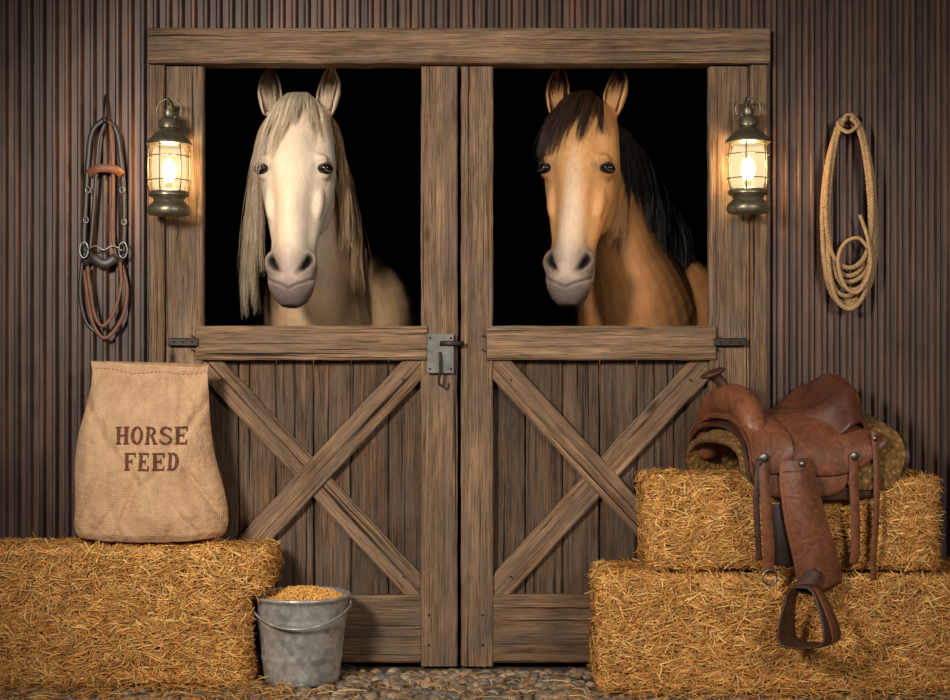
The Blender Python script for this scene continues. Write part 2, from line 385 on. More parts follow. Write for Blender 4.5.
# ---------------- hay bales ----------------
def bale_pt(p,lo,hi,seed,r=0.035,amp=0.016,over=0.0):
    p=np.array(p); q=np.clip(p,lo+r,hi-r); d=p-q; L=np.linalg.norm(d)
    if L>1e-6: p=q+d/L*min(r,L if L<r else r)
    n=d/L if L>1e-6 else np.array((0,0,1.0))
    a=mnoise.noise(Vector(p*9+seed))*amp+mnoise.noise(Vector(p*25+seed))*amp*0.5
    a-=0.006*math.exp(-((math.sin((p[2]+0.01*mnoise.noise(Vector(p*4+seed)))*2*math.pi/0.12))**2)/0.05)*(abs(n[2])<.5)
    p=p+n*(a-amp*0.6)
    if over:
        f=min(1,max(0,(p[2]-0.285)/0.05)); f=f*f*(3-2*f); gx=min(1,max(0,(p[0]-(hi[0]-0.3))/0.3))
        p=p+np.array([over*f*gx,0,-0.012*f*gx*gx])
    return p,n
def straws(P,N,lmin,lmax,wid,bias,lift,pal,lo=.62,hi=1.12):
    n=len(P); ref=np.where(np.abs(N[:,2:3])>0.7,np.array([[1.,0,0]]),np.array([[0,0,1.]]))
    T1=np.cross(ref,N); T1/=np.linalg.norm(T1,axis=1,keepdims=True)+1e-9; T2=np.cross(N,T1)
    a=rng.normal(0,bias,n); a=np.where(rng.random(n)<0.3,rng.uniform(-1.6,1.6,n),a)
    sw=(np.abs(N[:,2])>0.7); a=np.where(sw,a+1.57,a)
    lf=rng.normal(0,lift,n); lf=np.where(rng.random(n)<.05,lf*3,lf)
    d=T1*np.cos(a)[:,None]+T2*np.sin(a)[:,None]+N*lf[:,None]; d/=np.linalg.norm(d,axis=1,keepdims=True)
    L=rng.uniform(lmin,lmax,n)[:,None]; off=rng.uniform(0.0,0.010,n)[:,None]
    wv=np.cross(d,N)+N*rng.normal(0,0.4,n)[:,None]; wv/=np.linalg.norm(wv,axis=1,keepdims=True)
    wv*=(rng.uniform(0.6,1.2,n)*wid/2)[:,None]; bow=N*rng.uniform(-0.002,0.010,n)[:,None]+np.cross(d,N)*rng.normal(0,0.006,n)[:,None]
    C=P+N*off; a0=C-d*L/2; a1=C+bow; a2=C+d*L/2
    V=np.stack([a0-wv,a0+wv,a1-wv,a1+wv,a2-wv*.5,a2+wv*.5],1).reshape(-1,3)
    b=np.arange(n)[:,None]*6; F=np.concatenate([b+np.array([[0,1,3,2]]),b+np.array([[2,3,5,4]])],0)
    c=pal[rng.integers(len(pal),size=n)]*rng.uniform(lo,hi,(n,1)); c=np.concatenate([c,np.ones((n,1))],1)
    return V,F,np.repeat(c,6,0)
SP=np.array([lin(240,182,98)[:3],lin(230,164,80)[:3],lin(208,142,66)[:3],lin(250,204,124)[:3],lin(188,122,56)[:3],lin(220,156,78)[:3]])
def hay_bale(name,x0,x1,y0,y1,z0,z1,n,seed,over=0.0):
    e=empty(name); lo=np.array((x0,y0,z0)); hi=np.array((x1,y1,z1)); mb=MB(); h=0.02
    dims=hi-lo
    for ax in range(3):
        for sd in (0,1):
            u,v=[(1,2),(2,0),(0,1)][ax]; nu=int(dims[u]/h);nv=int(dims[v]/h); vs=[];fs=[]
            for i in range(nu+1):
                for j in range(nv+1):
                    p=np.zeros(3); p[ax]=(lo,hi)[sd][ax]; p[u]=lo[u]+dims[u]*i/nu; p[v]=lo[v]+dims[v]*j/nv
                    vs.append(bale_pt(p,lo,hi,seed,over=over)[0])
            for i in range(nu):
                for j in range(nv): a=i*(nv+1)+j; fs.append((a,a+1,a+nv+2,a+nv+1) if not sd else (a,a+nv+1,a+nv+2,a+1))
            mb.add(vs,fs)
    mb.obj('packed_core',M_core,e)
    P=[];N=[]
    A=[dims[0]*dims[2],dims[0]*dims[1],dims[1]*dims[2],dims[1]*dims[2],dims[0]*dims[2]*0.2]; A=np.array(A)/sum(A)
    for k in rng.choice(5,size=n,p=A):
        p=lo+dims*rng.random(3)
        if k==0: p[1]=lo[1]
        elif k==1: p[2]=hi[2]
        elif k==2: p[0]=lo[0]
        elif k==3: p[0]=hi[0]
        else: p[1]=hi[1]
        q,nn=bale_pt(p,lo,hi,seed,over=over)
        if k==1 and nn[2]>0.7: q[2]-=0.006
        P.append(q);N.append(nn)
    V,F,C=straws(np.array(P),np.array(N),0.022,0.085,0.0030,0.6,0.15,SP)
    V[:,2]=np.maximum(V[:,2],z0+0.003); V[:,1]=np.minimum(V[:,1],-0.049)
    fast_mesh('straw',V,F,C,M_straw,e)
    return e
hay_bale('hay_bale',LB[0],LB[1],LB[2],LB[3],0.0,0.445,22000,3.1,over=0.070)
hay_bale('hay_bale.001',RB[0],RB[1],RB[2],RB[3],0.0,0.37,24000,11.7)
UBx0=WX(650,-.37)
hay_bale('hay_bale.002',UBx0,WX(940,-.37),-0.385,-0.056,0.375,0.665,18000,23.3)
n=5000; P=np.zeros((n,3)); P[:,0]=rng.uniform(-2,2,n); P[:,1]=-np.abs(rng.normal(0.36,0.14,n))-0.08; P[:,2]=0.016
k=rng.random(n)<np.where(np.abs(P[:,0]+.05)<0.50,0.16,1); k&=np.array([not blocked(p[0],p[1],0.0) for p in P]); P=P[k]; N=np.tile([0,0,1.],(len(P),1))
V,F,C=straws(P,N,0.03,0.11,0.0035,1.2,0.08,SP*0.9); V[:,2]=np.maximum(V[:,2],0.006)
fast_mesh('loose_straw',V,F,C,M_straw)

# ---------------- feed sack ----------------
sk=empty('feed_sack'); ZB=0.450; H=0.562; cx=WX(150,-.17); 
def sackp(u,v,side):
    hw=np.interp(v,[0,0.03,0.1,0.3,0.6,0.85,0.95,1.0],[0.226,0.237,0.241,0.232,0.216,0.196,0.190,0.196])
    th=np.interp(v,[0,0.04,0.15,0.4,0.7,0.88,0.95,1.0],[0.080,0.098,0.112,0.108,0.085,0.042,0.010,0.006])
    q=max(0.0,1-abs(u)**2.4)**0.6
    wr=mnoise.noise(Vector((u*1.5+5,v*3,side*3)))*0.024*q+mnoise.noise(Vector((u*4+9,v*4,side*3)))*0.014*q+mnoise.noise(Vector((u*9+1,v*8,side*3)))*0.007*q
    wr+= math.sin(u*14+v*3)*0.007*max(0,(v-0.68))*4*q*(1-max(0,(v-.93)*12))
    for sg in (-1,1):
        for k,(a,b) in enumerate(((.55,.10),(.75,.28),(.35,.04))):
            dd=(v-b)-(abs(a)-sg*u)*(.55+.3*k); wr-=0.014*math.exp(-(dd/.03)**2)*math.exp(-((sg*u-a)/.35)**2)
        dd=(v-.80)+(1-sg*u)*.5; wr-=0.010*math.exp(-(dd/.04)**2)*(sg*u>0)
    x=cx-0.008*v+u*hw+0.006*math.sin(v*9)*abs(u)+ (0.010*math.sin(v*5+1) if u>0 else -0.008*math.sin(v*4))*abs(u)
    lean=0.030*v
    y=-0.185+lean+side*(th*q+wr)
    z=ZB+v*H+(0.012*(abs(u)**3)*(1-v*4) if v<0.25 else 0)
    if v>0.8:
        k=(v-.8)*5; z+=k*(-0.008*u+0.005*math.sin(u*7)+0.014*abs(u)**3-.006)
    return (x,y,z)
nu,nv=90,120
us=np.sin(np.linspace(-math.pi/2,math.pi/2,nu+1))
vs_=[]; uvs=[]; fs=[]
for j in range(nv+1):
    v=j/nv
    for i in range(nu+1): vs_.append(sackp(us[i],v,-1)); uvs.append((us[i]*0.24,v*H))
    for i in range(nu-1,0,-1): vs_.append(sackp(us[i],v,1)); uvs.append((us[i]*0.24+.6,v*H))
m=2*nu
for j in range(nv):
    for i in range(m): fs.append((j*m+i,j*m+(i+1)%m,(j+1)*m+(i+1)%m,(j+1)*m+i))
fs.append(tuple(range(m-1,-1,-1))); fs.append(tuple(nv*m+i for i in range(m)))
mb=MB(); mb.add(vs_,fs,None,uvs); so=mb.obj('cloth',M_burlap,sk,True)
bvh=BVHTree.FromPolygons([Vector(v) for v in vs_],fs)
mb=MB()
for i in range(26):
    u=-0.94+i*0.0752; a=np.array(sackp(u,0.965,-1))-(0,0.003,0); b=np.array(sackp(min(u+.035,.97),0.965,-1))-(0,0.003,0)
    mb.tube([a,b],0.0015,6)
mb.obj('stitching',M_rope,sk)
mbt=MB()
def quadpatch(f,nu,nv):
    vs=[];
    for i in range(nu+1):
        for j in range(nv+1):
            x,z=f(i/nu,j/nv); h=bvh.ray_cast(Vector((x,-3,z)),Vector((0,1,0)))
            y=h[0].y if h[0] else -0.25
            vs.append((x,y-0.0022,z))
    fs=[(i*(nv+1)+j,(i+1)*(nv+1)+j,(i+1)*(nv+1)+j+1,i*(nv+1)+j+1) for i in range(nu) for j in range(nv)]
    mbt.add(vs,fs)
def letter(ch,x0,z0,w,h):
    def rect(a,b,c,d): 
        quadpatch(lambda u,v:(x0+w*(a+(c-a)*u),z0+h*(b+(d-b)*v)),max(1,int(abs(c-a)*8)),max(1,int(abs(d-b)*8)))
    def arc(cx,cy,rx,ry,a0,a1,tx,ty):
        def f(u,v):
            a=math.radians(a0+(a1-a0)*u); k=v-1
            return (x0+w*(cx+(rx+tx*k)*math.cos(a)),z0+h*(cy+(ry+ty*k)*math.sin(a)))
        quadpatch(f,max(6,int(abs(a1-a0)/12)),1)
    V=0.27; T=0.14
    def stem(x): rect(x,0,x+V,1); rect(x-.09,0,x+V+.09,.10); rect(x-.09,.90,x+V+.09,1)
    if ch=='H': stem(.08); stem(.68); rect(.3,.44,.72,.56)
    if ch in 'EF':
        stem(.1); rect(.3,.88,.92,1); rect(.82,.72,.92,1); rect(.3,.45,.7,.57); rect(.62,.36,.70,.66)
        if ch=='E': rect(.3,0,.95,.12); rect(.85,0,.95,.28)
    if ch=='D': stem(.1); arc(.42,.5,.52,.5,-90,90,V,T)
    if ch=='O': arc(.5,.5,.5,.52,0,360,V,T)
    if ch=='R': stem(.1); arc(.45,.73,.45,.27,-90,90,V*.9,T*.9); rect(.3,.88,.46,1); rect(.3,.46,.46,.57); quadpatch(lambda u,v:(x0+w*(.48+.28*v*1.0+.26*u),z0+h*(.48*(1-v))),2,5); rect(.72,0,1.05,.09)
    if ch=='S':
        arc(.5,.745,.44,.27,20,270,V*.85,T); arc(.5,.265,.46,.285,-160,90,V*.85,T); rect(.84,.7,.93,.95); rect(.04,.08,.13,.32)
yy=-0.28
def text(txt,px0,px1,py0,py1):
    xa,xb=WX(px0,yy),WX(px1,yy); n=len(txt); adv=(xb-xa)/n
    for i,ch in enumerate(txt): letter(ch,xa+adv*i+adv*.06,WZ(py1,yy),adv*.86,WZ(py0,yy)-WZ(py1,yy))
text('HORSE',113,187,427,445); text('FEED',122,180,453,471)
mbt.obj('printed_lettering',M_ink,sk,True)

# ---------------- bucket ----------------
bk=empty('galvanized_bucket'); bz=0.004; ht=WZ(594,by)
def BR(z): return 0.119+(0.149-0.119)*((z-bz)/(ht-bz))
mb=MB(); prof=[(0.0,bz+.012),(0.112,bz+.012),(0.114,bz),(0.119,bz),(0.1195,bz+.01)]
for z in np.linspace(bz+.015,ht-.012,30):
    extra=0
    for zc in (ht*0.72,ht*0.66,ht*0.30): extra+=0.0035*math.exp(-((z-zc)/0.006)**2)
    prof.append((BR(z)+extra,z))
prof+=[(0.152,ht-.010),(0.157,ht-.004),(0.156,ht+.002),(0.151,ht+.003),(0.147,ht-.002),(0.143,ht-.02),(0.125,ht-.12)]
mb.lathe(prof,(bx,by,0),64); mb.obj('pail',M_galv,bk,True)
mb=MB(); pts=[]
for a in np.linspace(0,math.pi,40):
    x=bx-0.158*math.cos(a); pts.append((x,by-0.162*math.sin(a)-0.001,ht-0.03-0.055*math.sin(a)**1.5))
mb.tube(pts,0.0035,8)
for sx in(-1,1): mb.ell((bx+sx*.155,by,ht-.03),(.006,.014,.016),n=12)
mb.obj('handle',M_galv,bk)
V0,F0=IV,IF; Vs=[];Fs=[];Cs=[];o=0
for i in range(2600):
    r=0.140*math.sqrt(rng.random()); a=rng.uniform(0,6.283); z=ht-0.016+0.034*(1-(r/.14)**2)+rng.normal(0,.0025)
    s=np.array([rng.uniform(.0035,.0055),rng.uniform(.003,.0042),.003]); q=rng.uniform(0,3.14)
    v=V0[:]*s; v=v@np.array([[math.cos(q),math.sin(q),0],[-math.sin(q),math.cos(q),0],[0,0,1]])+np.array([bx+r*math.cos(a),by+r*math.sin(a),z])
    Vs.append(v);Fs.append(F0+o);o+=len(v); c=np.array(lin(236,176,90)[:3])*rng.uniform(.6,1.15); Cs.append(np.tile(np.append(c,1),(len(v),1)))
fast_mesh('feed_grain',np.vstack(Vs),np.vstack(Fs),np.vstack(Cs),M_grain,bk,True)
mb=MB(); mb.lathe([(0.0,ht+.012),(0.05,ht+.008),(0.10,ht-.004),(0.142,ht-.020)],(bx,by,0),40,col=lin(150,100,40)); mb.obj('grain_heap',M_grain,bk)

# ---------------- lanterns ----------------
def lantern(name,px,ptop):
    e=empty(name); y=-0.135; x=WX(px,y)
    Z=lambda p: WZ(p+ptop-100,y); k=(D+y)/D/300
    mb=MB()
    P=[(0.004,108),(5,109),(6,113),(5,116),(8,118),(10,120),(10,127),(8,128),(9,130),(13,132),(20,139),(22.5,142),(22.5,144),(19,145),(17,146),(15,146)]
    mb.lathe([(a*k,Z(b)) for a,b in P],(x,y,0),40)
    P=[(14,190),(18,190),(20,192),(20,195),(16,197),(15,200),(18,203),(21,206),(21.5,211),(20,214),(14,215),(0.004,215)]
    mb.lathe([(a*k,Z(b)) for a,b in P],(x,y,0),40); mb.obj('cap_and_base',M_brass,e,True,angle=50)
    mb=MB()
    for i in range(6):
        a=i*math.pi/3+0.26
        mb.tube([(x+r*k*math.cos(a),y+r*k*math.sin(a),Z(p)) for r,p in((19,144),(20.5,152),(20.8,168),(20.5,184),(19,192))],0.0022,6)
    for p in (156,180):
        mb.tube([(x+20.8*k*math.cos(a),y+20.8*k*math.sin(a),Z(p)) for a in np.linspace(0,2*math.pi,36,endpoint=False)],0.0018,6,loop=True)
    mb.tube([(x+20*k*math.sin(a)*0.62,y,Z(110)+12*k*math.cos(a)*1.0) for a in np.linspace(-2.2,2.2,24)],0.0026,6)
    mb.tube(spline([(x,-0.036,Z(112)),(x,-0.06,Z(104)),(x,-0.10,Z(99)),(x,y,Z(98)),(x,y-.012,Z(101)),(x,y-0.004,Z(104))],30),0.0042,8)
    mb.tube([(x,-0.028,Z(102)),(x,-0.036,Z(103)),(x,-0.036,Z(126)),(x,-0.028,Z(127))],0.009,8)
    mb.obj('guard_and_bracket',M_brass,e)
    mb=MB(); mb.lathe([(14*k,Z(146)),(16*k,Z(152)),(17.2*k,Z(168)),(16*k,Z(184)),(14*k,Z(190))],(x,y,0),40); mb.obj('glass',M_glass,e)
    mb=MB(); mb.lathe([(0.0005,Z(158)),(3*k,Z(164)),(5.5*k,Z(171)),(6*k,Z(175)),(4*k,Z(180)),(2.5*k,Z(181))],(x,y,0),20); mb.obj('flame_bulb',M_flame,e)
    mb=MB(); mb.lathe([(3*k,Z(181)),(4*k,Z(183)),(4*k,Z(190)),(8*k,Z(190))],(x,y,0),20); mb.obj('burner',M_brass,e)
    L=bpy.data.lights.new(name+'_light','POINT'); L.energy=15.0; L.color=(1,0.70,0.38); L.shadow_soft_size=0.025
    lo=bpy.data.objects.new('lamp_light',L); lo.location=(x,y,Z(166)); link(lo,e)
lantern('wall_lantern',169,101); lantern('wall_lantern.001',748,99)

# ---------------- lasso ----------------
ls=empty('lasso_rope'); mb=MB(); path=[]
loops=9; yb=-0.036
for L in range(loops):
    w=rng.uniform(22,30); top=118+rng.uniform(-3,6); bot=(300,309,290,282,303,268,296,276,306)[L]; sh=rng.uniform(-4,4)
    for k in range(12):
        a=k/12*2*math.pi; cz=(top+bot)/2; hz=(bot-top)/2
        ww=w*(0.9+0.16*(-math.cos(a)))
        yv=yb-0.012*((L*3)%4)-0.006*math.sin(a*2+L)
        path.append(W(849+sh*(1-math.cos(a))*.5+ww*math.copysign(abs(math.sin(a))**.8,math.sin(a)),cz-hz*math.cos(a),yv))
c=spline(path,2600)
T=np.gradient(c,axis=0); T/=np.linalg.norm(T,axis=1,keepdims=True)
A=np.cross(T,np.array([0,1.,0])); A/=np.linalg.norm(A,axis=1,keepdims=True)+1e-9; B=np.cross(T,A)
arc=np.concatenate([[0],np.cumsum(np.linalg.norm(np.diff(c,axis=0),axis=1))])
for s in range(3):
    ph=arc/0.034*2*math.pi+s*2.094
    mb.tube(c+A*(0.0040*np.cos(ph))[:,None]+B*(0.0040*np.sin(ph))[:,None],0.0042,6)
mb.tube(spline([W(846,116,-.03),W(838,124,-.075),W(848,132,-.09),W(858,124,-.08),W(852,114,-.03)],30),0.0065,8)
mb.tube(spline([W(860,215,-.075),W(868,240,-.084),W(870,270,-.084),W(858,292,-.084),W(845,286,-.084),W(838,262,-.084),W(844,244,-.08),W(858,238,-.08),W(868,248,-.078)],60),0.0062,8)
mb.obj('coil',M_rope,ls)
mb=MB(); mb.tube([W(848,124,0.0),W(848,122,-.08),W(848,116,-.088)],0.005,8); mb.obj('nail',M_iron,ls)

# ---------------- bridle ----------------
br=empty('horse_bridle')
def _side(pts,n,y):
    P=spline([W(p[0],p[1],y) for p in pts],n); T=np.gradient(P,axis=0); return np.cross(T,np.array([0,1.,0]))
def strap(mb,pts,w,y=-.03,n=40,th=0.004):
    mb.ribbon(spline([W(p[0],p[1],p[2] if len(p)>2 else y) for p in pts],n),w,th,_side(pts,n,y))
mb=MB()
strap(mb,[(104,119),(92,132),(88,160),(86,200),(84,235),(84,262)],0.017)
strap(mb,[(104,119),(116,130),(121,160),(124,200),(124,235),(122,262)],0.017)
strap(mb,[(106,121,-.04),(99,140,-.04),(96,175,-.04),(93,215,-.04),(90,250,-.04)],0.012,-.04)
strap(mb,[(84,262,-.04),(92,258,-.045),(104,264,-.05),(116,258,-.045),(122,262,-.04)],0.032,-.045)
strap(mb,[(82,262),(80,295),(86,322),(98,334)],0.012)
mb.obj('cheek_straps',M_black,br)
mb=MB()
strap(mb,[(88,174,-.04),(96,169,-.05),(106,168,-.052),(116,170,-.05),(122,175,-.04)],0.028,-.045)
strap(mb,[(122,265,-.045),(127,290,-.045),(122,318,-.045),(106,338,-.045),(94,326,-.045),(88,300,-.045),(84,270,-.045)],0.012,-.045,60)
strap(mb,[(120,262,-.055),(121,285,-.055),(114,312,-.055),(103,326,-.055),(95,316,-.055),(90,290,-.055),(87,266,-.055)],0.011,-.055,60)
strap(mb,[(110,124,-.045),(112,150,-.045),(113,190,-.045),(112,230,-.045),(116,258,-.045)],0.012,-.045)
mb.obj('browband_and_reins',M_leather_o,br)
mb=MB()
for px,py in((84,250),(123,250)):
    mb.tube([(WX(px,-.055)+0.014*math.cos(a),-.055,WZ(py,-.055)+0.026*math.sin(a)) for a in np.linspace(0,2*math.pi,28,endpoint=False)],0.003,8,loop=True)
mb.tube(spline([W(84,252,-.057),W(95,246,-.062),W(104,250,-.064),W(113,246,-.062),W(123,252,-.057)],24),0.0035,8)
for px,py in((88,190),(122,190),(86,220),(124,222)):
    mb.tube([(WX(px,-.036)+0.008*math.cos(a),-.036,WZ(py,-.036)+0.010*math.sin(a)) for a in np.linspace(0,2*math.pi,14,endpoint=False)],0.002,6,loop=True)
mb.obj('bit_and_buckles',M_steel,br)
mb=MB(); mb.tube(spline([W(104,124,0),W(104,122,-.05),W(104,112,-.055),W(105,98,-.03),W(106,94,-.004)],20),0.0035,8); mb.obj('hook',M_iron,br)

# ---------------- saddle ----------------
sd=empty('western_saddle',(WX(784,-.21),-0.215,0.678)); sd.rotation_euler=(0,0,math.radians(14)); sd.scale=(1.02,1.0,1.04)
def arch(name,x0,x1,hw,zb0,zt,mat,th,endrise,backround=0.1,off=0,pw=4,frontrise=None,nx=40,nt=48):
    mb=MB(); R=[]
    xc=(x0+x1)/2; hf=(x1-x0)/2
    for i in range(nx+1):
        s=-math.cos(math.pi*i/nx); x=xc+hf*s
        e=abs(s)**pw; er=endrise if s>0 else (frontrise if frontrise is not None else endrise)
        zb=zb0+er*e; ztp=zt-backround*e
        ring=[]
        for j in range(nt+1):
            t=-1+2*j/nt; th_=t*math.pi/2
            y=(hw+off)*math.copysign(abs(math.sin(th_))**0.8,t); z=zb+(ztp+off-zb)*max(0,math.cos(th_))**0.75
            ring.append((x,y,z))
        R.append(ring)
    mb.rings(R,cap=False,closed=False)
    return mb.obj(name,mat,sd,True,mods=[('SOLIDIFY',dict(thickness=th,offset=0)),('SUBSURF',dict(levels=1,render_levels=1))])
arch('fleece_pad',-.240,.300,.222,-.082,.150,M_pad,.018,.10,.06,0,4,.09)
arch('skirt_edge',-.232,.303,.233,-.078,.175,M_leather_d,.006,.11,.04,0,4,.08)
arch('skirt',-.222,.10,.240,-.066,.18,M_leather,.007,.05,.02,0,6,.08)
arch('rear_skirt_panel',.085,.284,.240,-.050,.172,M_pad,.006,.10,.03,0,5,.03)
arch('seat_jockey',-.18,.215,.246,-.005,.182,M_leather,.008,.09,.05,0,2.5,.04)
arch('front_jockey',-.222,-.09,.250,.005,.19,M_leather,.008,.05,.03,0,3,.04)
T=[(-.19,.175,.085,.19),(-.13,.165,.09,.18),(-.06,.148,.10,.166),(.0,.142,.12,.170),(.05,.148,.145,.186),(.09,.172,.162,.212),(.118,.215,.165,.236),(.140,.262,.158,.246),(.156,.285,.150,.246),(.170,.272,.15,.226),(.182,.21,.152,.17),(.205,.12,.160,.09)]
T=spline(T,48); R=[]
for x,zc,hw,ze in T:
    h=[(-hw-.05,ze-.10),(-hw-.02,ze-.045),(-hw,ze-.005),(-hw*.85,ze+.002),(-hw*.5,zc*.7+ze*.3),(0,zc)]
    prof=h+[(-a,b) for a,b in h[-2::-1]]
    R.append([(x,a,b) for a,b in spline(prof,41)])
mb=MB(); mb.rings(R,cap=False,closed=False); mb.obj('seat',M_seat,sd,True,mods=[('SOLIDIFY',dict(thickness=.01,offset=-1))])
mb=MB(); k=np.argmax(T[:,1]); mb.tube([R[k][j] for j in range(4,37)],0.011,8)
mb.obj('cantle_binding',M_leather,sd)
mb=MB()
mb.tube(spline([(-.175,-.20,.03),(-.18,-.185,.10),(-.18,-.15,.165),(-.18,-.09,.205),(-.185,0,.215),(-.18,.09,.205),(-.18,.15,.165),(-.18,.185,.10),(-.175,.20,.03)],40),[0.03+0.020*math.sin(math.pi*i/39) for i in range(40)],14,lat=(1,0,0))
mb.obj('swell',M_leather,sd)
mb=MB(); mb.tube(spline([(-.190,0,.225),(-.205,0,.258),(-.228,0,.284),(-.240,0,.292)],12),[.030,.023,.020,.018,.017,.017,.017,.018,.019,.020,.022,.022],14)
hm=Matrix.Translation((-.240,0,.296))@Matrix.Rotation(math.radians(-22),4,'Y'); mb.ell((0,0,0),(.042,.040,.011),hm,20)
mb.obj('horn',M_leather_d,sd)
mb=MB(); ctr=spline([(-.080,-.252,.05),(-.078,-.262,-.02),(-.060,-.268,-.12),(-.032,-.270,-.22),(-.010,-.270,-.31),(-.004,-.270,-.335)],40)
wd=np.interp(np.linspace(0,1,40),[0,.2,.45,.7,.88,.96,1],[.10,.12,.135,.145,.135,.10,.05]); mb.ribbon(ctr,wd,.006,(1,0,.25)); mb.obj('fender',M_leather,sd)
mb=MB(); ctr2=ctr+np.array([0,-.0045,0]); mb.ribbon(ctr2[4:37],wd[4:37]*.84,.003,(1,0,.25)); mb.obj('fender_inlay',M_leather,sd)
mb=MB(); mb.ribbon(spline([(-.030,-.276,-.27),(-.052,-.285,-.295),(-.070,-.292,-.315),(-.076,-.298,-.335)],16),.050,.006,(1,0,.3)); mb.obj('stirrup_leather',M_leather_d,sd)
SM=Matrix.Translation((-.080,-.305,-.312))@Matrix.Rotation(math.radians(-52),4,'Z')@Matrix.Rotation(math.radians(-6),4,'Y')
outl=spline([(0,0),(-.034,-.010),(-.056,-.06),(-.072,-.125),(-.064,-.160),(0,-.170),(.064,-.160),(.072,-.125),(.056,-.06),(.034,-.010)],60,closed=True)
mb=MB(); P=np.array([SM@Vector((a,0,b)) for a,b in outl]); wdv=np.array(SM.to_3x3()@Vector((0,1,0)))
mb.ribbon(P,[.064+.050*max(0,min(1,(-b-.03)/.1)) for a,b in outl],.012,wdv,loop=True); mb.obj('stirrup',M_leather_d,sd,True,mods=[('SUBSURF',dict(levels=1,render_levels=1))])
mb=MB(); P2=[SM@Vector((a*1.10,-.0,b*1.03+.002)) for a,b in outl]; mb.ribbon(np.array(P2),.034,.004,wdv,loop=True); mb.obj('stirrup_binding',M_leather,sd)
def sstrap(name,pts,w,mat,wdir=(1,0,0)):
    mb=MB(); mb.ribbon(spline(pts,36),w,.005,wdir); mb.obj(name,mat,sd)
sstrap('latigo',[(-.185,-.256,.06),(-.187,-.262,-.01),(-.182,-.266,-.10),(-.172,-.262,-.20),(-.170,-.255,-.28)],.034,M_leather)
sstrap('latigo_tail',[(-.20,-.258,.05),(-.212,-.262,-.06),(-.208,-.262,-.16),(-.20,-.255,-.24)],.020,M_leather_d)
sstrap('flank_billet',[(.105,-.254,.06),(.105,-.256,-.03),(.109,-.258,-.13),(.111,-.254,-.22),(.107,-.25,-.26)],.030,M_leather)
sstrap('saddle_string',[(.175,-.25,.13),(.180,-.256,.0),(.177,-.258,-.12),(.171,-.254,-.24),(.173,-.25,-.31)],.020,M_leather)
sstrap('cinch_pad',[(-.125,-.245,-.08),(-.122,-.25,-.15),(-.118,-.25,-.20),(-.122,-.245,-.26)],.08,M_black)
mb=MB()
for x,y,z,r in((-.186,-.262,.055,.014),(.105,-.262,.055,.013),(.175,-.256,.105,.009),(-.065,-.262,.035,.009)):
    mb.ell((x,y,z),(r,.005,r),n=20)
mb.tube([(-.170+.022*math.cos(a),-.262,-.29+.022*math.sin(a)) for a in np.linspace(0,6.283,24,endpoint=False)],.003,6,loop=True)
mb.obj('conchos_and_ring',M_steel,sd)

